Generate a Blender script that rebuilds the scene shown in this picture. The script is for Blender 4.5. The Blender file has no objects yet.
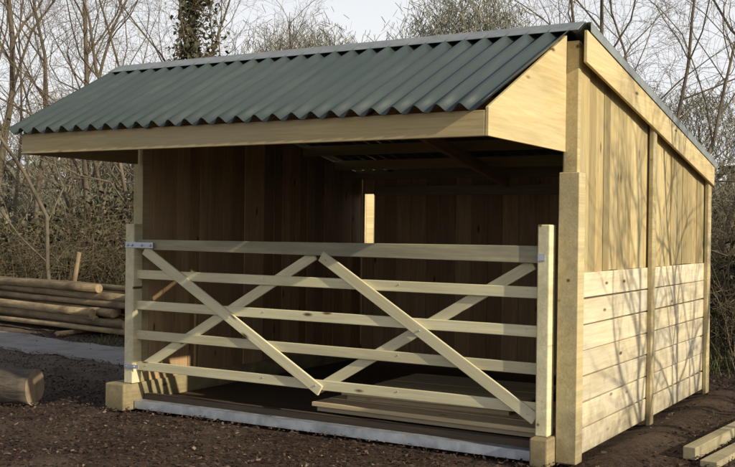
import bpy, math, random
import numpy as np
from mathutils import Vector, Matrix, noise
random.seed(7); rng=np.random.default_rng(7)
COL=bpy.context.scene.collection
V=Vector
# ------------------------------------------------------------------ materials
class NT:
    def __init__(s,name):
        s.m=bpy.data.materials.new(name);s.m.use_nodes=True;s.t=s.m.node_tree;s.t.nodes.clear()
        s.out=s.n('ShaderNodeOutputMaterial');s.b=s.n('ShaderNodeBsdfPrincipled');s.l(s.b.outputs[0],s.out.inputs[0])
    def n(s,k,**kw):
        x=s.t.nodes.new(k)
        for a,b in kw.items(): setattr(x,a,b)
        return x
    def l(s,a,b): s.t.links.new(a,b)
    def noise(s,vec,scale,detail=4,rough=.6,dist=0):
        x=s.n('ShaderNodeTexNoise');x.inputs['Scale'].default_value=scale;x.inputs['Detail'].default_value=detail
        x.inputs['Roughness'].default_value=rough;x.inputs['Distortion'].default_value=dist
        if vec: s.l(vec,x.inputs['Vector'])
        return x.outputs['Fac']
    def ramp(s,fac,stops):
        x=s.n('ShaderNodeValToRGB');e=x.color_ramp.elements
        while len(e)<len(stops): e.new(.5)
        for i,(p,c) in enumerate(stops):
            e[i].position=p;e[i].color=(*c,1) if len(c)==3 else c
        s.l(fac,x.inputs[0]);return x.outputs[0]
    def mix(s,f,a,b,mode='MIX'):
        x=s.n('ShaderNodeMix',data_type='RGBA',blend_type=mode)
        for i,v in ((0,f),(6,a),(7,b)):
            if isinstance(v,(int,float)): x.inputs[i].default_value=v
            elif isinstance(v,tuple): x.inputs[i].default_value=(*v,1)
            else: s.l(v,x.inputs[i])
        return x.outputs[2]
    def mapr(s,v,a,b,c,d):
        x=s.n('ShaderNodeMapRange')
        for i,q in enumerate((a,b,c,d)): x.inputs[i+1].default_value=q
        s.l(v,x.inputs[0]);return x.outputs[0]
    def mapping(s,vec,scale):
        x=s.n('ShaderNodeMapping');x.inputs['Scale'].default_value=scale;s.l(vec,x.inputs[0]);return x.outputs[0]
    def attr(s,name): return s.n('ShaderNodeAttribute',attribute_name=name)
    def bump(s,h,st,dist=.01):
        x=s.n('ShaderNodeBump');x.inputs['Strength'].default_value=st;x.inputs['Distance'].default_value=dist
        s.l(h,x.inputs['Height']);s.l(x.outputs[0],s.b.inputs['Normal'])
def timber(name,light,dark,knot=(.12,.065,.03),grey=None,rough=.75,greyamt=.5,dirt=True,lo=.64,hi=1.15):
    t=NT(name);g=t.attr('gc').outputs['Vector'];tone=t.attr('tone').outputs['Fac']
    m1=t.mapping(g,(1.2,26,26));n1=t.noise(m1,2.2,6,.64,.6)
    m2=t.mapping(g,(.35,3.5,3.5));n2=t.noise(m2,2.0,3,.6,1.2)
    c=t.mix(t.mapr(n1,.33,.68,0,1),light,dark)
    c=t.mix(t.mapr(n2,.35,.75,0,.6),c,tuple(v*.58 for v in dark))
    if grey:
        m3=t.mapping(g,(.5,1.6,1.6));c=t.mix(t.mapr(t.noise(m3,1.7,4,.7),.42,.68,0,greyamt),c,grey)
    vo=t.n('ShaderNodeTexVoronoi');vo.inputs['Scale'].default_value=1;t.l(t.mapping(g,(2.1,6.5,6.5)),vo.inputs['Vector'])
    k=t.mapr(vo.outputs['Distance'],.05,.12,1,0)
    c=t.mix(k,c,knot)
    br=t.mapr(tone,0,1,lo,hi)
    cc=t.n('ShaderNodeVectorMath',operation='SCALE');t.l(c,cc.inputs[0]);t.l(br,cc.inputs[3]);c=cc.outputs[0]
    if dirt:
        pos=t.n('ShaderNodeNewGeometry').outputs['Position'];sx=t.n('ShaderNodeSeparateXYZ');t.l(pos,sx.inputs[0])
        h=t.n('ShaderNodeMath',operation='ADD');t.l(sx.outputs[2],h.inputs[0]);t.l(t.mapr(t.noise(pos,5,4),.3,.7,-.18,.18),h.inputs[1])
        c=t.mix(t.mapr(h.outputs[0],.0,.45,.65,0),c,(.07,.055,.04))
    t.l(c,t.b.inputs['Base Color']);t.b.inputs['Roughness'].default_value=rough;t.b.inputs['Specular IOR Level'].default_value=.25
    t.bump(n1,.4,.004);return t.m
M={}
M['wall_up']=timber('timber_weathered_tan',(.66,.52,.26),(.44,.325,.14),grey=(.40,.35,.21),greyamt=.75,lo=.56,hi=1.14)
M['wall_low']=timber('timber_pale_boards',(.79,.69,.48),(.64,.53,.33),grey=(.66,.61,.49),greyamt=.6,lo=.78,hi=1.06)
M['post']=timber('timber_post',(.58,.48,.26),(.42,.33,.165),grey=(.42,.38,.25))
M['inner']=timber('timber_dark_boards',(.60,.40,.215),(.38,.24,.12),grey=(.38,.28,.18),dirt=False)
M['fascia']=timber('timber_fascia',(.52,.41,.21),(.39,.295,.14),grey=(.39,.34,.22),dirt=False)
M['panel']=timber('timber_end_panel',(.64,.51,.27),(.49,.375,.18),grey=(.49,.43,.28),dirt=False)
M['gate']=timber('timber_gate_green_treated',(.76,.70,.46),(.62,.55,.33),grey=(.58,.54,.39),dirt=False)
M['gate_dark']=timber('timber_gate_top_rail',(.62,.56,.37),(.44,.39,.25),grey=(.28,.27,.21),greyamt=.85,dirt=False)
M['floor']=timber('timber_sheet_brown',(.64,.51,.31),(.48,.36,.21),grey=(.48,.41,.29),dirt=False)
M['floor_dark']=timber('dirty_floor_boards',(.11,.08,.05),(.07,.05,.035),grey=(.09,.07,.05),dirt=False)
M['plank']=timber('timber_ground_rail',(.60,.53,.34),(.46,.38,.22),grey=(.44,.4,.3),dirt=False)
def bark(name,a,b,scale=6,stretch=(1,1,.25)):
    t=NT(name);tc=t.n('ShaderNodeTexCoord').outputs['Object'];n=t.noise(t.mapping(tc,stretch),scale,3,.65)
    c=t.ramp(n,[(.3,a),(.7,b)]);t.l(c,t.b.inputs['Base Color']);t.b.inputs['Roughness'].default_value=.9
    t.b.inputs['Specular IOR Level'].default_value=.1;return t.m
M['bark']=bark('bark_grey_brown',(.06,.05,.038),(.18,.145,.1))
M['bark2']=bark('bark_dark',(.06,.045,.03),(.17,.125,.08))
M['twig']=bark('twig_brown',(.10,.08,.058),(.22,.17,.115))
M['bramble']=bark('bramble_brown',(.06,.05,.034),(.18,.145,.09))
def leafmat(name,stops):
    t=NT(name);tone=t.attr('tone').outputs['Fac'];t.l(t.ramp(tone,stops),t.b.inputs['Base Color'])
    t.b.inputs['Roughness'].default_value=.7;t.b.inputs['Specular IOR Level'].default_value=.2;return t.m
M['ivy']=leafmat('ivy_leaves',[(0,(.03,.034,.016)),(.6,(.07,.07,.035)),(1,(.14,.13,.07))])
M['dead']=leafmat('dead_leaves',[(0,(.025,.023,.014)),(.45,(.07,.056,.032)),(.75,(.05,.058,.025)),(1,(.17,.13,.07))])
M['farleaf']=leafmat('far_foliage',[(0,(.11,.105,.08)),(.6,(.18,.17,.125)),(1,(.27,.25,.18))])
M['chips']=leafmat('wood_chips',[(0,(.024,.015,.012)),(.7,(.062,.039,.029)),(.94,(.10,.063,.044)),(1,(.22,.16,.11))])
M['grass']=leafmat('grass_blades',[(0,(.04,.05,.018)),(.6,(.08,.09,.03)),(1,(.18,.16,.08))])
def m_log(name,a,b,bs=.8):
    t=NT(name);g=t.attr('gc').outputs['Vector'];n=t.noise(t.mapping(g,(1.5,9,9)),2,6,.7,.5);tone=t.attr('tone').outputs['Fac']
    c=t.mix(t.mapr(n,.35,.65,0,1),a,b);c=t.mix(t.mapr(t.noise(t.mapping(g,(1.2,2,2)),2,4),.45,.7,0,.8),c,tuple(x*.4 for x in b))
    cc=t.n('ShaderNodeVectorMath',operation='SCALE');t.l(c,cc.inputs[0]);t.l(t.mapr(tone,0,1,.38,1.25),cc.inputs[3])
    t.l(cc.outputs[0],t.b.inputs['Base Color']);t.b.inputs['Roughness'].default_value=.85;t.bump(n,bs,.02);return t.m
M['pole']=m_log('peeled_pole',(.36,.27,.15),(.2,.14,.075))
M['logbark']=m_log('log_bark',(.15,.12,.09),(.05,.038,.028),1)
def m_end(name,a,b):
    t=NT(name);g=t.attr('gc').outputs['Vector'];w=t.n('ShaderNodeTexWave',wave_type='RINGS',rings_direction='X');w.inputs['Scale'].default_value=22;w.inputs['Distortion'].default_value=2.5
    t.l(g,w.inputs['Vector']);c=t.mix(w.outputs['Fac'],a,b);c=t.mix(t.mapr(t.noise(g,9,5),.45,.7,0,.6),c,tuple(x*.5 for x in b))
    t.l(c,t.b.inputs['Base Color']);t.b.inputs['Roughness'].default_value=.85;return t.m
M['end']=m_end('cut_end',(.36,.265,.15),(.23,.155,.08))
M['logend']=m_end('weathered_cut_end',(.34,.27,.18),(.2,.145,.095))
def m_roof():
    t=NT('corrugated_roof_green_grey');tc=t.n('ShaderNodeTexCoord').outputs['Object']
    n=t.noise(tc,.8,3,.5);n2=t.noise(t.mapping(tc,(1,.05,.1)),24,3,.6)
    c=t.ramp(n,[(.3,(.038,.052,.05)),(.7,(.05,.064,.061))])
    c=t.mix(t.mapr(n2,.5,.8,0,.4),c,(.105,.12,.112))
    c=t.mix(t.mapr(t.noise(tc,60,3,.7),.62,.78,0,.25),c,(.13,.14,.12))
    t.l(c,t.b.inputs['Base Color']);t.b.inputs['Roughness'].default_value=.34;t.b.inputs['Specular IOR Level'].default_value=.55
    return t.m
M['roof']=m_roof()
def m_metal(name,c1,c2,r,met):
    t=NT(name);tc=t.n('ShaderNodeTexCoord').outputs['Object'];n=t.noise(tc,9,5,.65);t.l(t.ramp(n,[(.3,c1),(.7,c2)]),t.b.inputs['Base Color'])
    t.b.inputs['Metallic'].default_value=met;t.l(t.mapr(n,.3,.7,r-.08,r+.15),t.b.inputs['Roughness']);return t.m
M['flash']=m_metal('roof_flashing_grey',(.18,.20,.20),(.29,.31,.31),.5,.2)
M['galv']=m_metal('galvanised_steel',(.40,.43,.48),(.62,.65,.7),.42,.7)
# ------------------------------------------------------------------ mesh builder
class MB:
    def __init__(s): s.v=[];s.f=[];s.gc=[];s.tn=[];s.mi=[]
    def prism(s,poly,ext,L,tone=None,off=True):
        L=V(L).normalized();ext=V(ext);T=ext.normalized();W=L.cross(T)
        if W.length<1e-4: W=V((0,0,1)) if abs(L.z)<.9 else V((1,0,0))
        o=V((random.uniform(0,50),random.uniform(0,50),random.uniform(0,50))) if off else V()
        tone=random.random() if tone is None else tone
        b=len(s.v);n=len(poly)
        for q in (0,1):
            for p in poly:
                p=V(p)+ext*q;s.v.append(p);s.gc.append((p.dot(L)+o.x,p.dot(W)+o.y,p.dot(T)+o.z));s.tn.append(tone)
        fs=[tuple(b+i for i in range(n))[::-1],tuple(b+n+i for i in range(n))]+[(b+i,b+(i+1)%n,b+n+(i+1)%n,b+n+i) for i in range(n)]
        s.f+=fs;s.mi+=[0]*len(fs)
    def box(s,a,b,L='x',tone=None):
        x0,y0,z0=a;x1,y1,z1=b
        s.prism([(x0,y0,z0),(x1,y0,z0),(x1,y1,z0),(x0,y1,z0)],(0,0,z1-z0),{'x':(1,0,0),'y':(0,1,0),'z':(0,0,1.0)}[L],tone)
    def beam(s,a,b,w,t,wd,tone=None):
        a=V(a);b=V(b);d=(b-a).normalized();W=V(wd);W=(W-d*W.dot(d)).normalized();T=d.cross(W)
        s.prism([a-W*w/2-T*t/2,a+W*w/2-T*t/2,b+W*w/2-T*t/2,b-W*w/2-T*t/2],T*t,d,tone)
    def tube(s,pts,rad,sides,caps=False,tone=None,capmat=1):
        pts=[V(p) for p in pts];tone=random.random() if tone is None else tone
        b=len(s.v);u=None;ln=0
        for i,p in enumerate(pts):
            d=(pts[min(i+1,len(pts)-1)]-pts[max(i-1,0)]).normalized()
            if u is None: u=d.orthogonal().normalized()
            else:
                u=(u-d*u.dot(d));u=u.normalized() if u.length>1e-5 else d.orthogonal().normalized()
                ln+=(p-pts[i-1]).length
            w=d.cross(u)
            for k in range(sides):
                a=2*math.pi*k/sides;r=rad[i] if not callable(rad) else rad(i,a)
                s.v.append(p+u*(math.cos(a)*r)+w*(math.sin(a)*r));s.gc.append((ln,math.cos(a)*r,math.sin(a)*r));s.tn.append(tone)
        for i in range(len(pts)-1):
            for k in range(sides):
                k2=(k+1)%sides
                s.f.append((b+i*sides+k,b+i*sides+k2,b+(i+1)*sides+k2,b+(i+1)*sides+k));s.mi.append(0)
        if caps:
            s.f.append(tuple(b+k for k in range(sides))[::-1]);s.mi.append(capmat)
            e=b+(len(pts)-1)*sides;s.f.append(tuple(e+k for k in range(sides)));s.mi.append(capmat)
    def mesh(s,name,mats,smooth=False):
        me=bpy.data.meshes.new(name);me.from_pydata([tuple(p) for p in s.v],[],s.f)
        a=me.attributes.new('gc','FLOAT_VECTOR','POINT');a.data.foreach_set('vector',np.array(s.gc,dtype=np.float32).ravel())
        a=me.attributes.new('tone','FLOAT','POINT');a.data.foreach_set('value',np.array(s.tn,dtype=np.float32))
        for m in mats: me.materials.append(m)
        me.polygons.foreach_set('material_index',s.mi)
        if smooth: me.polygons.foreach_set('use_smooth',[len(f)==4 for f in s.f])
        me.update();return me
def add(name,me,parent=None,bevel=0,loc=None,**props):
    o=bpy.data.objects.new(name,me);COL.objects.link(o)
    if loc: o.location=loc
    if parent: o.parent=parent;o.matrix_parent_inverse=Matrix.Translation(-parent.location) if loc is None else Matrix.Identity(4)
    if bevel:
        m=o.modifiers.new('bevel','BEVEL');m.width=bevel;m.segments=2;m.limit_method='ANGLE'
    for k,v in props.items(): o[k]=v
    return o
def empty(name,loc,**p):
    o=bpy.data.objects.new(name,None);o.empty_display_size=.2;o.location=loc;COL.objects.link(o)
    for k,v in p.items(): o[k]=v
    return o
def scatter(name,P,N1,N2,tones,mat,**props):
    n=len(P);vs=np.stack([P-N1-N2,P+N1-N2*.6,P+N1*.8+N2,P-N1*.7+N2*.8],1).reshape(-1,3)
    me=bpy.data.meshes.new(name);me.from_pydata(vs.tolist(),[],np.arange(4*n).reshape(-1,4).tolist())
    a=me.attributes.new('tone','FLOAT','POINT');a.data.foreach_set('value',np.repeat(tones,4).astype(np.float32))
    me.materials.append(mat);me.update();return me
def randdirs(n):
    d=rng.normal(size=(n,3));return d/np.linalg.norm(d,axis=1,keepdims=True)
def leafquads(name,P,size,mat,flat=0):
    n=len(P);a=randdirs(n);a[:,2]*=(1-flat);b=np.cross(a,randdirs(n));b/=np.linalg.norm(b,axis=1,keepdims=True)+1e-6
    if flat: b[:,2]*=(1-flat)
    s=size*rng.uniform(.5,1.4,(n,1));return scatter(name,P,a*s,b*s*rng.uniform(.35,.8,(n,1)),rng.random(n),mat)
# ------------------------------------------------------------------ shelter
RZ=3.0
def zrear(y): return RZ-.177*y
def zfront(y): return RZ+y*(.66/1.3)
S=empty('field_shelter',(-1.85,1.9,0),label='open-fronted timber field shelter with green-grey corrugated roof',category='shelter')
def part(name,mb,mat,bevel=.004,**k): return add(name,mb.mesh(name,[M[mat]] if isinstance(mat,str) else mat),S,bevel,**k)
XR=.19
mb=MB();y=.06
while y<3.84:
    w=min(random.choice([.145,.15,.2,.175]),3.86-y)
    if w<.05: w=3.86-y
    j=random.uniform(-.005,.005);z0=1.325+random.uniform(-.006,.006)
    mb.prism([(XR-.022+j,y+.002,z0),(XR-.022+j,y+w-.002,z0),(XR-.022+j,y+w-.002,zrear(y+w)-.06),(XR-.022+j,y+.002,zrear(y)-.06)],(.02,0,0),(0,0,1))
    mb.box((XR-.04,y+w-.02,1.34),(XR-.0285,y+w+.02,zrear(y+w)-.08),'z',.1)
    y+=w
part('wall',mb,'wall_up',.004,label='side wall of upright tan boards')
mb=MB();z=.05
for i in range(7):
    h=.1825;j=random.uniform(-.003,.003)
    sag=[random.uniform(-.004,.004) for _ in range(2)]
    mb.prism([(XR-.035+j,.03,z+.004+sag[0]),(XR-.035+j,3.86,z+.004+sag[1]),(XR-.035+j,3.86,z+h-.004+sag[1]),(XR-.035+j,.03,z+h-.004+sag[0])],(.045,0,0),(0,1,0))
    z+=h
mb.box((XR-.06,.03,.08),(XR-.0385,3.85,1.30),'y',.0)
part('kick_board',mb,'wall_low',.006,label='pale horizontal kick boards on lower side wall')
def post(a,b,mat='post',name='post',L='z',bev=.006,tone=.75,**k):
    mb=MB();mb.box(a,b,L,tone);return part(name,mb,mat,bev,**k)
post((.085,-.055,.02),(.232,.075,2.02),'post',tone=.9)
post((.095,.0,2.02),(.198,.055,2.93),'post')
post((.06,.08,.05),(.125,.16,2.85),'post')
post((XR+.012,1.76,.0),(XR+.05,1.86,zrear(1.8)-.14),'post')
post((XR+.012,3.80,.0),(XR+.05,3.93,zrear(3.9)-.14),'post')
post((XR-.14,1.76,.05),(XR-.065,1.86,zrear(1.86)-.1),'post')
post((-3.93,.03,.05),(-3.82,.13,2.9),'post')
mb=MB();y=.14
while y<3.84:
    w=min(random.choice([.15,.175,.2]),3.86-y)
    if w<.05:w=3.86-y
    j=random.uniform(-.004,.004)
    mb.prism([(-3.84+j,y+.001,.12),(-3.84+j,y+w-.0015,.12),(-3.84+j,y+w-.0015,zrear(y+w)-.05),(-3.84+j,y+.001,zrear(y)-.05)],(.02,0,0),(0,0,1));y+=w
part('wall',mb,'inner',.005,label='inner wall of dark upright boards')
mb=MB();x=-3.81
while x<XR-.03:
    w=min(random.choice([.15,.175,.2]),XR-.03-x)
    if x<-3.8: w=.03
    elif x<-3.7: w=.14
    if w<.04 and x>-3: break
    j=random.uniform(-.004,.004);top=zrear(3.82)-.07
    for za,zb in (((.12,1.42),(2.04,top)) if -3.79<x<-3.7 else ((.12,top),)):
        mb.prism([(x+.001,3.80+j,za),(x+w-.0015,3.80+j,za),(x+w-.0015,3.80+j,zb),(x+.001,3.80+j,zb)],(0,.02,0),(0,0,1))
    x+=w
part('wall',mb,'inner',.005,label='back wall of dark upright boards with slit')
for y in (.55,1.2,1.85,2.5,3.15,3.62):
    mb=MB();mb.box((-3.80,y,zrear(y)-.15),(XR-.065,y+.06,zrear(y)-.045));part('purlin',mb,'post')
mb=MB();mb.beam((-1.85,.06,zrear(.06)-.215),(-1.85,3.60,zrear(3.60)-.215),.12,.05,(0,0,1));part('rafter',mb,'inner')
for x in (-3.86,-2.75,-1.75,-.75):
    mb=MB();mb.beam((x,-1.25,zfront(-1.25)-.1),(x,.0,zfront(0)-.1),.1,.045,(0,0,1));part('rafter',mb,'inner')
mb=MB();mb.box((-3.60,3.715,2.02),(XR-.065,3.785,2.13));part('back_rail',mb,'post')
mb=MB();mb.box((-3.80,3.74,1.28),(XR-.065,3.790,1.36));part('back_rail',mb,'inner')
mb=MB();mb.box((-3.82,.0,2.36),(.09,.05,2.52));part('header_beam',mb,'inner')
def corr(name,x0a,x1a,ya,za,x0b,x1b,yb,zb,waves,amp,thick=.004,ny=6,parent=None):
    nx=waves*12;vs=[];fs=[];nrm=V((0,-(zb-za),(yb-ya)));nrm.normalize()
    if nrm.z<0:nrm=-nrm
    for side in (0,1):
        for j in range(ny+1):
            t=j/ny
            for i in range(nx+1):
                u=i/nx;c=math.cos(2*math.pi*u*waves)
                h=amp*(2*((c+1)/2)**1.35-1)
                xa=x0a+(x1a-x0a)*u;xb=x0b+(x1b-x0b)*u
                p=V((xa+(xb-xa)*t,ya+(yb-ya)*t,za+(zb-za)*t))+nrm*(h-side*thick)
                vs.append(p)
    B=(ny+1)*(nx+1);I=lambda s,j,i:s*B+j*(nx+1)+i
    for j in range(ny):
        for i in range(nx):
            fs.append((I(0,j,i),I(0,j,i+1),I(0,j+1,i+1),I(0,j+1,i)));fs.append((I(1,j,i),I(1,j+1,i),I(1,j+1,i+1),I(1,j,i+1)))
    for i in range(nx):
        fs.append((I(0,0,i),I(1,0,i),I(1,0,i+1),I(0,0,i+1)));fs.append((I(0,ny,i),I(0,ny,i+1),I(1,ny,i+1),I(1,ny,i)))
    for j in range(ny):
        fs.append((I(0,j,0),I(0,j+1,0),I(1,j+1,0),I(1,j,0)));fs.append((I(0,j,nx),I(1,j,nx),I(1,j+1,nx),I(0,j+1,nx)))
    me=bpy.data.meshes.new(name);me.from_pydata([tuple(p) for p in vs],[],fs);me.materials.append(M['roof'])
    me.polygons.foreach_set('use_smooth',[True]*len(fs));me.update();return me
AMP=.026
roof=add('roof',corr('roof',-3.93,.10,-1.36,zfront(-1.36)+AMP,-4.06,.19,0,RZ+AMP,27,AMP),S,label='green-grey corrugated front roof slope')
rear=add('roof',corr('roof',-4.06,.24,.0,RZ+AMP,-4.02,.25,3.98,zrear(3.98)+AMP,28,AMP),S,label='long corrugated rear roof slope')
def rchild(name,mb,mat,par):
    o=add(name,mb.mesh(name,[M[mat]]),None,.002);o.parent=par;o.matrix_parent_inverse=Matrix.Identity(4);return o
mb=MB();s1=.66/1.3;t=.006;up=.053
yf=-.15;yb=.17
prof=[(yf,RZ+up+yf*s1),(0,RZ+up+.004),(yb,RZ+up-yb*.177)]
mb.prism([(-4.09,yf,prof[0][1]),(-4.09,0,prof[1][1]),(-4.09,0,prof[1][1]-t),(-4.09,yf,prof[0][1]-t)],(4.33,0,0),(1,0,0),.5)
mb.prism([(-4.09,.0005,prof[1][1]),(-4.09,yb,prof[2][1]),(-4.09,yb,prof[2][1]-t),(-4.09,.0005,prof[1][1]-t)],(4.33,0,0),(1,0,0),.5)
rchild('ridge_cap',mb,'flash',roof)
mb=MB()
za,zb=RZ+.053,zrear(4.0)+.053
mb.prism([(.13,.02,za),(.13,4.0,zb),(.13,4.0,zb-.005),(.13,.02,za-.005)],(.145,0,0),(0,1,0),.5)
mb.prism([(.270,.02,za-.0055),(.270,4.0,zb-.0055),(.270,4.0,zb-.07),(.270,.02,za-.07)],(.005,0,0),(0,1,0),.5)
rchild('verge_flashing',mb,'flash',rear)
mb=MB();mb.prism([(-3.84,-1.30,2.165),(.085,-1.30,2.165),(.085,-1.30,2.318),(-3.84,-1.30,2.318)],(0,.035,0),(1,0,0),.85);part('fascia_board',mb,'fascia')
mb=MB()
mb.prism([(.088,-1.30,2.165),(.088,0.0,2.165),(.088,0.0,zfront(0)-.03),(.088,-1.30,zfront(-1.30)-.005)],(.022,0,0),(0,1,0),.8)
part('end_panel',mb,'panel',.003,label='pale triangular board closing the overhang end')
mb=MB();mb.prism([(-3.85,-1.26,2.165),(-3.85,0.0,2.165),(-3.85,0.0,zfront(0)-.03),(-3.85,-1.26,zfront(-1.26)-.01)],(-.022,0,0),(0,1,0),.5)
part('end_panel',mb,'fascia',.003)
mb=MB();mb.prism([(.242,-.03,zrear(-.03)-.235),(.242,3.93,zrear(3.93)-.205),(.242,3.93,zrear(3.93)-.015),(.242,-.03,zrear(-.03)-.015)],(.024,0,0),(0,1,0),.85)
part('barge_board',mb,'panel')
for a,b in (((-4.02,-.20,.0),(-3.80,3.9,.235)),((-.05,-.20,0),(.082,3.9,.20))):
    mb=MB();mb.box(a,b,'y',.45);part('skid',mb,'post',.012)
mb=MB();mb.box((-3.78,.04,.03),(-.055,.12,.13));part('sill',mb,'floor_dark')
mb=MB();mb.box((-3.79,-.075,.012),(-.06,-.067,.082),tone=.5);mb.box((-3.79,-.0665,.074),(-.06,.03,.0815),tone=.5)
part('steel_channel',mb,'galv',.001,label='long galvanised steel strip across the opening')
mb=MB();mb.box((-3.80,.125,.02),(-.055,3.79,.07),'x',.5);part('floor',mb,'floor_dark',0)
# added upright boards beyond the back wall, sunlit to brighten the slit
mb=MB()
for k in range(4): mb.box((-4.56,4.72+k*.2,.0),(-4.53+random.uniform(-.004,.004),4.915+k*.2,2.25+random.uniform(-.03,.03)),'z')
mb.box((-4.60,4.72,.4),(-4.563,5.5,.5),'y');mb.box((-4.60,4.72,1.7),(-4.563,5.5,1.8),'y')
add('added_slit_panel',mb.mesh('added_slit_panel',[M['panel']]),None,.004,label='added upright timber panel behind the shelter that brightens the slit',category='added_panel')
# ------------------------------------------------------------------ gate
G=empty('gate',(-1.95,-.07,0),label='pale timber five-bar field gate with crossed braces',category='gate')
def gpart(name,mb,mat,bevel=.005,**k):
    return add(name,mb.mesh(name,[M[mat]]),G,bevel,**k)
GY=-.06
def gpost(x0,x1,z0,z1):
    mb=MB();mb.box((x0,-.12,z0),(x1,-.005,z1),'z',.8);return gpart('gate_post',mb,'gate',.009)
gpost(-3.875,-3.775,.236,1.635);gpost(-.04,.05,.201,1.66)
def rail(z0,z1,w0,w1,t,mat,y=GY,x0=-3.78,x1=-.035):
    mb=MB();mb.prism([(x0,y-t/2,z0-w0/2),(x1,y-t/2,z1-w1/2),(x1,y-t/2,z1+w1/2),(x0,y-t/2,z0+w0/2)],(0,t,0),(1,0,0));gpart('rail',mb,mat)
rail(1.455,1.452,.085,.12,.065,'gate_dark')
for z in (1.19,.92,.66,.388): rail(z+.003,z-.004,.078,.08,.024,'gate')
def brace(xa,za,xb,zb,y,w=.085):
    mb=MB();mb.beam((xa,y,za),(xb,y,zb),w,.022,(0,0,1),random.uniform(.4,1));gpart('brace',mb,'gate')
brace(-3.68,1.41,-1.83,.345,GY-.026,.088);brace(-1.84,1.40,-.05,.31,GY-.026,.088)
brace(-3.74,.37,-1.93,1.405,GY+.026,.082);brace(-1.88,.355,-.10,1.385,GY+.026,.082)
mb=MB();mb.tube([(0,.004,0),(0,-.007,0),(0,-.0095,0)],[.009,.009,.005],8,True,.5,0);BOLT=mb.mesh('bolt',[M['galv']])
def bolt(x,y,z,s=1):
    o=bpy.data.objects.new('bolt',BOLT);COL.objects.link(o);o.parent=G;o.location=V((x,y,z))-G.location;o.scale=(s,s,s)
mb=MB();mb.box((-3.868,-.128,1.425),(-3.55,-.121,1.475),tone=.6)
gpart('hinge_strap',mb,'galv',.001)
for x in (-3.84,-3.79,-3.68,-3.58): bolt(x,-.128,1.45,1.2)
mb=MB();mb.box((-3.868,-.128,.37),(-3.70,-.121,.405),tone=.6)
gpart('hinge_strap',mb,'galv',.001)
for x in (-3.84,-3.75): bolt(x,-.128,.388)
for z in (1.19,.92,.66,.388):
    for x in (-3.66,-2.4,-1.15,-.13): bolt(x,GY-.012,z+.012,.6)
for x,z in ((-2.74,.87),(-1.87,.385),(-.96,.87),(-1.80,1.37),(-.10,.345)): bolt(x,GY-.038,z,.8)
mb=MB();mb.box((-.035,-.126,1.41),(.02,-.121,1.46),tone=.5);gpart('latch',mb,'galv',.001)
# ------------------------------------------------------------------ sheets on floor, timber, logs
def sheet(x0,x1,y0,y1,z0,z1,rot,lab,n=5):
    mb=MB();w=(y1-y0)/n
    for i in range(n): mb.box((x0+random.uniform(-.02,.02),y0+i*w+.002,z0),(x1+random.uniform(-.02,.02),y0+(i+1)*w-.003,z1+random.uniform(-.002,.002)),'x',random.uniform(.5,1))
    mb.box((x0+.02,y0+.03,z0-.04),(x1-.02,y0+.08,z0-.001),'x',.3);mb.box((x0+.02,y1-.1,z0-.04),(x1-.02,y1-.03,z0-.001),'x',.5)
    me=mb.mesh('board_panel',[M['floor']]);c=V(((x0+x1)/2,(y0+y1)/2,0));me.transform(Matrix.Translation(-c))
    o=add('board_panel',me,None,.003,label=lab,category='board panel',group='board panels lying inside the shelter');o.location=c;o.rotation_euler[2]=rot
sheet(-2.05,-.08,.14,1.35,.17,.205,-.02,'brown boarded panel lying flat behind the gate')
sheet(-1.95,-.50,.42,1.8,.246,.266,.05,'brown boarded panel stacked on another panel')
def ground_timber(a,b,w,h,lab):
    mb=MB();mb.beam(a,b,w,h,(1,0,0));add('ground_timber',mb.mesh('ground_timber',[M['plank']]),None,.005,label=lab,category='timber',group='timber lengths on the bark')
ground_timber((.83,.62,.055),(1.02,2.95,.05),.09,.09,'pale sawn timber lying on the bark')
ground_timber((1.0,.45,.03),(1.22,2.6,.03),.12,.045,'flat pale board lying on the bark')
def logobj(name,a,b,r,sides,mats,lab,cat,grp=None,wob=.03,tone=None,taper=.85,n=8,lump=0):
    a=V(a);b=V(b);pts=[];o1=random.random()*9
    for i in range(n+1):
        t=i/n;p=a.lerp(b,t)
        pts.append(p+V((0,noise.noise(V((o1,t*3,0)))*wob,noise.noise(V((o1,t*3,9)))*wob*.5)))
    def rad(i,an): return r*(1+(taper-1)*i/n)*(1+.03*math.sin(i*2.1+o1)*(i>0)+lump*noise.noise(V((i*.6,math.cos(an)*2.2,math.sin(an)*2.2+o1))))
    mb=MB();mb.tube(pts,rad,sides,True,tone)
    o=add(name,mb.mesh(name,mats,True),None,0,label=lab,category=cat)
    if grp:o['group']=grp
    return o
random.seed(22)
for k,cnt in enumerate((11,11,10,8,6,3)):
    for i in range(cnt):
        y0=3.8+i*.155+k*.09+random.uniform(-.03,.03);z=.13+k*.11+random.uniform(-.015,.015);r=random.uniform(.04,.07)
        xe=-7.6-.05*k+random.uniform(-.9,.35);xs=-15.2+random.uniform(-.6,.6)
        logobj('timber_pole',(xe,y0,z),(xs,y0+1.4+random.uniform(-.35,.35),z+random.uniform(-.02,.07)),r,12,[M['pole'],M['end']],'long peeled timber pole in a stack','pole','stacked timber poles',.05)
for x in (-8.9,-11.5):
    logobj('timber_bearer',(x,3.7,.04),(x,6.4,.04),.04,10,[M['pole'],M['end']],'short timber bearer under the pole stack','pole','bearers under the poles')
for x,y,t in ((-11.0,5.9,.25),(-11.75,4.9,-.06)):
    logobj('timber_stake',(x,y,0),(x+t,y,1.16),.045,10,[M['pole'],M['end']],'short stake standing beside stacked poles','stake','stakes beside the poles',0,.6)
logobj('log',(-4.66,-.42,.165),(-6.1,-.85,.17),.165,36,[M['logbark'],M['logend']],'short thick cut log lying on the ground','log',None,.02,.7,.97,18,.07)
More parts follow.
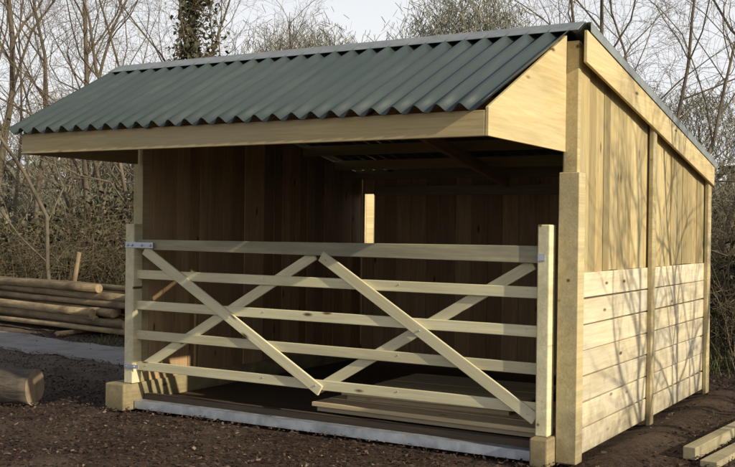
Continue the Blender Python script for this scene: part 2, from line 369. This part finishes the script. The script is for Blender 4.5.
# ------------------------------------------------------------------ ground
def axis(a,b,st,lo,hi):
    v=list(np.arange(a,b+1e-6,st));x=b;s=st
    while x<hi: s*=1.35;x+=s;v.append(x)
    x=a;s=st
    while x>lo: s*=1.35;x-=s;v.insert(0,x)
    return v
gx=axis(-12,5,.12,-450,450);gy=axis(-4,9,.12,-60,450)
vs=[]
for yy in gy:
    for xx in gx:
        near=(-12.5<xx<5.5 and -4.5<yy<9.5)
        h=0
        if near:
            h=.026*noise.noise(V((xx*1.3,yy*1.3,0)))+.02*noise.noise(V((xx*4,yy*4,3)))
            if xx>.3: h+=.06*min(1,(xx-.3)/1.0)*(noise.noise(V((xx*.9,yy*.9,5)))+.4)
            if -4.1<xx<.25 and -.2<yy<4: h=-.02
            if abs(xx-.37)<.2 and 0<yy<4: h+=.035
        vs.append((xx,yy,h))
nx=len(gx);fs=[(j*nx+i,j*nx+i+1,(j+1)*nx+i+1,(j+1)*nx+i) for j in range(len(gy)-1) for i in range(nx-1)]
me=bpy.data.meshes.new('ground');me.from_pydata(vs,[],fs);me.polygons.foreach_set('use_smooth',[True]*len(fs))
t=NT('bark_mulch_soil');p=t.n('ShaderNodeNewGeometry').outputs['Position']
n1=t.noise(p,22,6,.75);n2=t.noise(p,.9,4,.6);n3=t.noise(p,70,3,.7)
c=t.ramp(n1,[(.35,(.024,.016,.013)),(.55,(.066,.044,.033)),(.72,(.125,.086,.062))])
c=t.mix(t.mapr(n2,.45,.66,0,.7),c,(.135,.10,.07))
sx=t.n('ShaderNodeSeparateXYZ');t.l(p,sx.inputs[0])
lw=t.n('ShaderNodeMath',operation='MULTIPLY');t.l(t.mapr(sx.outputs[0],-3.6,-5.2,0,1),lw.inputs[0]);t.l(t.mapr(sx.outputs[1],.3,1.4,0,1),lw.inputs[1])
lw2=t.n('ShaderNodeMath',operation='MULTIPLY');t.l(lw.outputs[0],lw2.inputs[0]);t.l(t.mapr(t.noise(p,3,5,.65),.35,.6,.1,.9),lw2.inputs[1])
c=t.mix(lw2.outputs[0],c,(.17,.135,.10))
gr=t.mix(t.noise(p,6,5,.7),(.03,.04,.014),(.1,.095,.045))
c=t.mix(t.mapr(sx.outputs[1],6.0,8.5,0,1),c,gr)
t.l(c,t.b.inputs['Base Color']);t.b.inputs['Roughness'].default_value=.95;t.b.inputs['Specular IOR Level'].default_value=.1
t.bump(n3,.8,.025);me.materials.append(t.m);add('ground',me,kind='structure')
def pathmesh():
    c=[(-60,13.5),(-30,8.2),(-16,4.9),(-12,3.75),(-10,3.15),(-8,2.75),(-6.3,2.55),(-5.0,2.45),(-4.2,2.4)];vs=[];fs=[];pts=[]
    for a,b in zip(c[:-1],c[1:]):
        n=max(2,int(math.hypot(b[0]-a[0],b[1]-a[1])/.25))
        for i in range(n): pts.append((a[0]+(b[0]-a[0])*i/n,a[1]+(b[1]-a[1])*i/n))
    for i,(x,y) in enumerate(pts):
        w=.52
        for k,tt in enumerate((-1,-.9,-.3,.3,.9,1)):
            e=.14*noise.noise(V((x*2.3,tt*5,0)))+.08*noise.noise(V((x*7,tt*5,0))) if abs(tt)>.8 else 0
            vs.append((x,y+tt*w+e,.0 if abs(tt)==1 else .035))
        if i:
            for k in range(5): a=(i-1)*6+k;fs.append((a,a+6,a+7,a+1)[::-1])
    me=bpy.data.meshes.new('path');me.from_pydata(vs,[],fs);return me
me=pathmesh();t=NT('path_tarmac_dusty');p=t.n('ShaderNodeNewGeometry').outputs['Position']
c=t.ramp(t.noise(p,30,5,.7),[(.3,(.17,.155,.14)),(.7,(.30,.275,.25))]);c=t.mix(t.mapr(t.noise(p,2.2,4,.6),.45,.68,0,.8),c,(.12,.095,.07))
t.l(c,t.b.inputs['Base Color']);t.b.inputs['Roughness'].default_value=.8;t.bump(t.noise(p,90,3),.4,.01);me.materials.append(t.m);add('path',me,kind='structure')
def okp(P):
    inside=(P[:,0]>-4.05)&(P[:,0]<.26)&(P[:,1]>-.12)&(P[:,1]<4.0)
    yc=np.interp(P[:,0],[-16,-12,-10,-8,-6.3,-5,-4.2],[4.9,3.75,3.15,2.75,2.55,2.45,2.4]);onp=(P[:,0]<-4.2)&(np.abs(P[:,1]-yc)<.5)
    worn=(P[:,0]<-4.6)&(P[:,1]>.9)&(P[:,1]<3)
    return ~(inside|(onp&(rng.random(len(P))<.85))|(worn&(rng.random(len(P))<.6)))
P=np.column_stack([rng.uniform(-9.5,2.6,95000),rng.uniform(-3.2,6.5,95000),rng.uniform(.0,.04,95000)]);P=P[okp(P)]
me=leafquads('wood_chips',P,.0145,M['chips'],.5);add('wood_chips',me,kind='stuff',label='dark brown bark chips covering the ground',category='bark chips')
def grass(n,xr,yr,h):
    P=np.column_stack([rng.uniform(*xr,n),rng.uniform(*yr,n),np.zeros(n)]);P=P[okp(P)];n=len(P)
    H=np.zeros((n,3));H[:,2]=h*rng.uniform(.4,1.3,n);H[:,0]=rng.normal(size=n)*h*.4;H[:,1]=rng.normal(size=n)*h*.4
    a=rng.uniform(0,6.28,n);W=np.column_stack([np.cos(a),np.sin(a),a*0])*.004
    P[:,2]+=H[:,2]
    return P,W,H
parts=[grass(5000,(-16,-4.5),(6.3,8.5),.16),grass(1800,(-1.5,3.5),(4.8,7.5),.12),grass(200,(.5,2.5),(1.5,4.5),.03),grass(700,(-8,-5),(3.0,3.9),.05)]
Pg,Wg,Hg=[np.concatenate([q[i] for q in parts]) for i in range(3)]
me=scatter('grass',Pg,Wg,Hg,rng.random(len(Pg)),M['grass']);add('grass',me,kind='stuff',label='rough winter grass blades on the verge',category='grass')
# ------------------------------------------------------------------ trees
def branch(mb_t,mb_c,p,d,L,r,lev,cfg):
    maxlev=cfg['lev'];n=[9,6,4,3,2][lev];pts=[p.copy()];rad=[r];seg=L/n;q=p.copy();dd=d.copy()
    wob=[.10,.2,.26,.3,.35][lev]*cfg.get('wob',1)
    for i in range(n):
        dd=(dd+V((random.gauss(0,wob),random.gauss(0,wob),random.gauss(0,wob)*.7+cfg['up'][lev]))).normalized()
        q=q+dd*seg;pts.append(q.copy());rad.append(max(r*(1-.82*(i+1)/n) if lev else r*(1-.72*(i+1)/n),.0024))
    (mb_t if lev<2 else mb_c).tube(pts,rad,[9,5,3,3,3][lev])
    if lev>=maxlev: return
    k=cfg['n'][lev]
    for j in range(k):
        t=cfg['start'][lev]+(1-cfg['start'][lev])*((j+random.random())/k);f=t*n;i=min(int(f),n-1);pp=pts[i].lerp(pts[i+1],f-i)
        ax=(pts[i+1]-pts[i]).normalized();o=ax.orthogonal().normalized();o.rotate(Matrix.Rotation(random.uniform(0,6.283),3,ax))
        an=math.radians(random.uniform(*cfg['ang'][lev]));nd=(ax*math.cos(an)+o*math.sin(an)).normalized()
        rr=(rad[i]+(rad[i+1]-rad[i])*(f-i))
        branch(mb_t,mb_c,pp,nd,L*random.uniform(*cfg['len'][lev])*(1.15-.55*t),max(min(rr*.55,r*.42)*cfg.get('thick',1),.003),lev+1,cfg)
base=dict(lev=4,n=[11,7,5,3],start=[.2,.18,.15,.1],ang=[(25,58),(22,55),(25,60),(25,65)],len=[(.35,.6),(.4,.6),(.4,.6),(.45,.8)],up=[.02,.05,.03,.02,.0])
def mktree(seed,H,r,cfg):
    random.seed(seed);a=MB();b=MB();branch(a,b,V((0,0,-.1)),V((random.uniform(-.05,.05),random.uniform(-.05,.05),1)).normalized(),H,r,0,cfg)
    return a,b
TV=[]
for sd,H,r,extra in ((11,9.5,.09,{}),(12,11,.10,{'n':[12,7,5,3]}),(13,8.5,.05,{'n':[12,6,4,3],'start':[.12,.15,.1,.1],'wob':1.2}),(14,12,.08,{'n':[10,6,5,3],'start':[.35,.15,.12,.1],'ang':[(15,38),(22,50),(25,60),(25,65)]}),(15,7.5,.042,{'n':[10,6,5,2],'start':[.08,.1,.1,.1],'wob':1.3}),
    (17,6.2,.06,{'lev':3,'n':[17,7,5],'thick':1.25,'wob':1.25,'start':[.3,.15,.1,.1],'len':[(.28,.42),(.4,.6),(.45,.7),(.45,.8)],'ang':[(35,75),(25,60),(25,60),(25,65)]})):
    cfg=dict(base);cfg.update(extra);a,b=mktree(sd,H,r,cfg);TV.append((a.mesh('trunk',[M['bark']],True),b.mesh('crown',[M['twig']],True)))
def tree(v,x,y,s=1,rot=0,lab='bare winter tree standing behind the hedge',grp='bare trees along the hedge',ivy=None):
    e=empty('tree',(x,y,0),label=lab,category='tree')
    if grp:e['group']=grp
    e.scale=(s,s,s);e.rotation_euler[2]=rot
    for nm,me in zip(('trunk','crown'),TV[v]):
        o=bpy.data.objects.new(nm,me);COL.objects.link(o);o.parent=e
    if ivy:
        P=[];tr=[tuple(q.co) for q in TV[v][0].vertices if q.co.z<ivy and math.hypot(q.co.x,q.co.y)<.45+q.co.z*.05]
        for _ in range(9000):
            q=random.choice(tr);P.append((q[0]+random.gauss(0,.15),q[1]+random.gauss(0,.15),q[2]+random.gauss(0,.4)))
        me=leafquads('ivy',np.array(P),.05,M['ivy']);o=bpy.data.objects.new('ivy',me);COL.objects.link(o);o.parent=e
    return e
random.seed(5)
def pol(th,d): return 2.6-d*math.sin(math.radians(th)),-6.8+d*math.cos(math.radians(th))
LT=[(1,50.8,25,1.0),(4,47.8,21,1.15),(0,45.6,25,1.0),(2,43,24,1.15),(3,48.8,30,1.0),(4,41.8,26,1.2),(2,38,31,1.05),(0,35.5,38,1.0),(1,45,36,1.0),(2,50,33,1.2),(4,46.5,31,1.2)]
for v,th,d,s in LT: x,y=pol(th,d);tree(v,x,y,s,random.uniform(0,6))
x,y=pol(40.3,27);tree(1,x,y,1.0,1.0,'bare tree with ivy-covered trunk behind the shelter',None,9.0)
RT=[(3,12.6,20,.95),(4,13.9,19.5,1.15),(2,15.8,22,1.15),(0,17.6,25,1.0),(4,11.5,16.5,1.0),(3,19.5,30,1.0),(2,14.5,28,1.2)]
for v,th,d,s in RT: x,y=pol(th,d);tree(v,x,y,s,random.uniform(0,6))
for v,x,y,s,r_ in ((5,6.3,.75,.97,.4),(5,7.4,2.0,1.1,2.6),(5,5.2,1.9,.85,4.4)):
    tree(v,x,y,s,r_,'small bare tree beside the sunlit end of shelter','bare trees beside the yard')
def ever(x,y,H,R,seed,lab):
    random.seed(seed);r2=np.random.default_rng(seed)
    e=empty('tree',(x,y,0),label=lab,category='tree',group='distant trees in the hedgerow')
    mb=MB();mb.tube([(0,0,-.1),(0.1,0,H*.4),(0,.1,H*.85)],[.3,.2,.05],8);o=add('trunk',mb.mesh('trunk',[M['bark2']],True),None);o.parent=e
    n=60;t=r2.random(n);a=r2.uniform(0,6.28,n);rr=R*np.sin(np.pi*np.minimum(1,.12+t*.86))**.6*r2.uniform(.3,1,n);cl=np.column_stack([rr*np.cos(a),rr*np.sin(a),H*(.22+.76*t)])
    idx=r2.integers(0,n,9000);P=cl[idx]+r2.normal(size=(9000,3))*np.array([R*.2,R*.2,H*.06])
    N=len(P);A=r2.normal(size=(N,3));A[:,2]=np.abs(A[:,2])+.6;A/=np.linalg.norm(A,axis=1,keepdims=True);B=np.cross(A,r2.normal(size=(N,3)));B/=np.linalg.norm(B,axis=1,keepdims=True)
    L=r2.uniform(.12,.4,(N,1));me=scatter('crown',P,A*L,B*.016,r2.random(N),M['farleaf']);o=bpy.data.objects.new('crown',me);COL.objects.link(o);o.parent=e
for i,(th,d,H,R) in enumerate([(36.0,52,11.0,3.6),(34.2,55,11.8,3.6),(32.6,50,10.4,3.2),(27.0,50,11.9,3.8),(25.3,47,12.3,3.8),(23.8,49,11.9,3.2),(42.5,60,8.5,4),(47,60,8.5,4),(18,55,9,4),(13,52,8,4)]):
    x,y=pol(th,d);ever(x,y,H,R,50+i,'distant twiggy olive-brown tree in the hedgerow')
# ------------------------------------------------------------------ bushes
def mkbush(seed,H,spread,n,leaf=True):
    random.seed(seed);mb=MB()
    for i in range(n):
        a=random.uniform(0,6.28);r=spread*.5*math.sqrt(random.random());p=V((r*math.cos(a),r*math.sin(a),-.05))
        d=V((math.cos(a)*random.uniform(0,.5),math.sin(a)*random.uniform(0,.5),1)).normalized();L=H*random.uniform(.55,1.1);pts=[p];rad=[random.uniform(.006,.014)]
        arch=random.random()<.4
        for k in range(5):
            d=(d+V((random.gauss(0,.18),random.gauss(0,.18),random.gauss(0,.1)-(.09*k if arch else 0)))).normalized();pts.append(pts[-1]+d*L/5);rad.append(rad[0]*(1-.16*(k+1)))
        mb.tube(pts,rad,3)
        for _ in range(6):
            k=random.randint(1,4);q=pts[k];dd=(V((random.gauss(0,1),random.gauss(0,1),random.gauss(.4,.6)))).normalized();l=L*random.uniform(.12,.35)
            tp=[q,q+dd*l*.5,q+dd*l+V((random.gauss(0,.06),random.gauss(0,.06),random.gauss(0,.06)))];mb.tube(tp,[.0055,.004,.003],3)
            d3=V((random.gauss(0,1),random.gauss(0,1),random.gauss(.2,.7))).normalized();mb.tube([tp[1],tp[1]+d3*l*.5],[.0035,.0025],3)
    for _ in range(int(n*12)):
        q=random.choice(mb.v);c=q+V((random.gauss(0,.05),random.gauss(0,.05),random.gauss(0,.05)));u=V([random.gauss(0,1) for _ in range(3)]).normalized()*.022;w=u.orthogonal().normalized()*.014
        b=len(mb.v)
        if random.random()<.2+.8*max(0,1-c.z/H):
            tn=random.random();mb.v+=[c-u,c-w,c+u,c+w];mb.gc+=[(0,0,0)]*4;mb.tn+=[tn]*4;mb.f.append((b,b+1,b+2,b+3));mb.mi.append(1)
    return mb.mesh('bush',[M['bramble'],M['dead']])
BV=[mkbush(31,2.4,2.0,50),mkbush(32,2.9,1.8,45),mkbush(33,1.6,2.2,60)]
random.seed(9)
def bush(v,x,y,s,lab='tangled brown leafless bush in the hedge',grp='bushes in the hedge'):
    o=bpy.data.objects.new('bush',BV[v]);COL.objects.link(o);o.location=(x,y,0);o.scale=(s,s,s*random.uniform(.8,1.1));o.rotation_euler[2]=random.uniform(0,6);o['label']=lab;o['category']='bush';o['group']=grp
line=[(-17.5,5.9),(-15.0,7.9),(-13.0,9.6),(-11.6,11.3),(-10.4,12.8)]
for a,b in zip(line[:-1],line[1:]):
    for k in range(4):
        t=(k+random.random()*.6)/4
        bush(random.choice((0,1,1,2)),a[0]+(b[0]-a[0])*t+random.gauss(0,.25),a[1]+(b[1]-a[1])*t+random.gauss(0,.25),random.uniform(.85,1.1))
for x,y,s,v in [(.35,6.1,.75,2),(-.35,6.9,.9,0),(1.0,6.2,.8,2),(.6,7.2,1,0),(-.9,8.1,1.1,1),(0,8.4,1.1,1),(-1.8,9.6,1.1,0),(-.6,9.8,1.15,1),(-2.8,11.2,1.1,1)]:
    bush(v,x,y,s,'tangled brown bush beyond the shelter')
def mass(name,pts,n,w,hmax,size,mat,lab,cat):
    pts=np.array(pts,float);seg=rng.integers(0,len(pts)-1,n);t=rng.random((n,1));c=pts[seg]*(1-t)+pts[seg+1]*t
    hh=hmax*(rng.random(n)**1.4);hv=np.array([noise.noise(V((a*.5,b*.5,0))) for a,b in c]);hh=hh*(.8+.7*hv)
    P=np.column_stack([c+rng.normal(size=(n,2))*w,np.maximum(hh,.02)]);me=leafquads(name,P,size,mat);add(name,me,kind='stuff',label=lab,category=cat)
mass('undergrowth',[(-19,6.2),(-16.5,8.3),(-14.2,10.3),(-12.8,12),(-11.4,13.8)],22000,.5,2.3,.05,M['dead'],'dense brown undergrowth filling the hedge','undergrowth')
mass('undergrowth',[(1.6,7.6),(.3,8.0),(-1.2,9.7),(-3.2,12.4)],14000,.45,2.1,.045,M['dead'],'dense brown undergrowth beyond the shelter','undergrowth')
mass('far_woodland',[pol(58,85),pol(50,80),pol(42,80),pol(34,85),pol(26,85),pol(18,80),pol(8,80)],22000,2.5,6.5,.42,M['farleaf'],'far hazy brown winter woodland','woodland')
# ------------------------------------------------------------------ light
EL,AZ=24,10
ws=bpy.data.worlds.new('World');bpy.context.scene.world=ws;ws.use_nodes=True;nt=ws.node_tree;nt.nodes.clear()
o=nt.nodes.new('ShaderNodeOutputWorld');bg=nt.nodes.new('ShaderNodeBackground');sk=nt.nodes.new('ShaderNodeTexSky');sk.sky_type='NISHITA';sk.sun_disc=False
sk.sun_elevation=math.radians(EL);sk.sun_rotation=math.radians(90+AZ);sk.dust_density=3;sk.air_density=1;sk.ozone_density=1
tc=nt.nodes.new('ShaderNodeTexCoord');sp=nt.nodes.new('ShaderNodeSeparateXYZ');nt.links.new(tc.outputs['Generated'],sp.inputs[0])
mr=nt.nodes.new('ShaderNodeMapRange');mr.inputs[1].default_value=.18;mr.inputs[2].default_value=.65;mr.inputs[3].default_value=.97;mr.inputs[4].default_value=.15;nt.links.new(sp.outputs[2],mr.inputs[0])
mx=nt.nodes.new('ShaderNodeMix');mx.data_type='RGBA';nt.links.new(mr.outputs[0],mx.inputs[0]);nt.links.new(sk.outputs[0],mx.inputs[6]);mx.inputs[7].default_value=(8.6,8.75,9.0,1)
nt.links.new(mx.outputs[2],bg.inputs[0]);bg.inputs[1].default_value=.108;nt.links.new(bg.outputs[0],o.inputs[0])
sd=bpy.data.lights.new('sun','SUN');sd.energy=5.0;sd.angle=math.radians(.5);sd.color=(1,.90,.69);so=bpy.data.objects.new('sun',sd);COL.objects.link(so)
e,a=math.radians(EL),math.radians(AZ);ts=V((math.cos(e)*math.cos(a),-math.cos(e)*math.sin(a),math.sin(e)));so.rotation_euler=ts.to_track_quat('Z','Y').to_euler()
# ------------------------------------------------------------------ camera
f,yaw,pi,ro=1030,.5361,-.002876,.01316
fw=V((-math.sin(yaw)*math.cos(pi),math.cos(yaw)*math.cos(pi),math.sin(pi)));r=V((math.cos(yaw),math.sin(yaw),0));u=r.cross(fw)
r2=r*math.cos(ro)+u*math.sin(ro);u2=-r*math.sin(ro)+u*math.cos(ro)
cd=bpy.data.cameras.new('camera');co=bpy.data.objects.new('camera',cd);COL.objects.link(co)
cd.sensor_width=36;cd.lens=f*36/735;cd.clip_end=2000;cd.clip_start=.05
mt=Matrix((r2,u2,-fw)).transposed().to_4x4();mt.translation=V((2.577,-6.817,1.603));co.matrix_world=mt
bpy.context.scene.camera=co
bpy.context.scene.view_settings.view_transform='Standard';bpy.context.scene.view_settings.look='None'
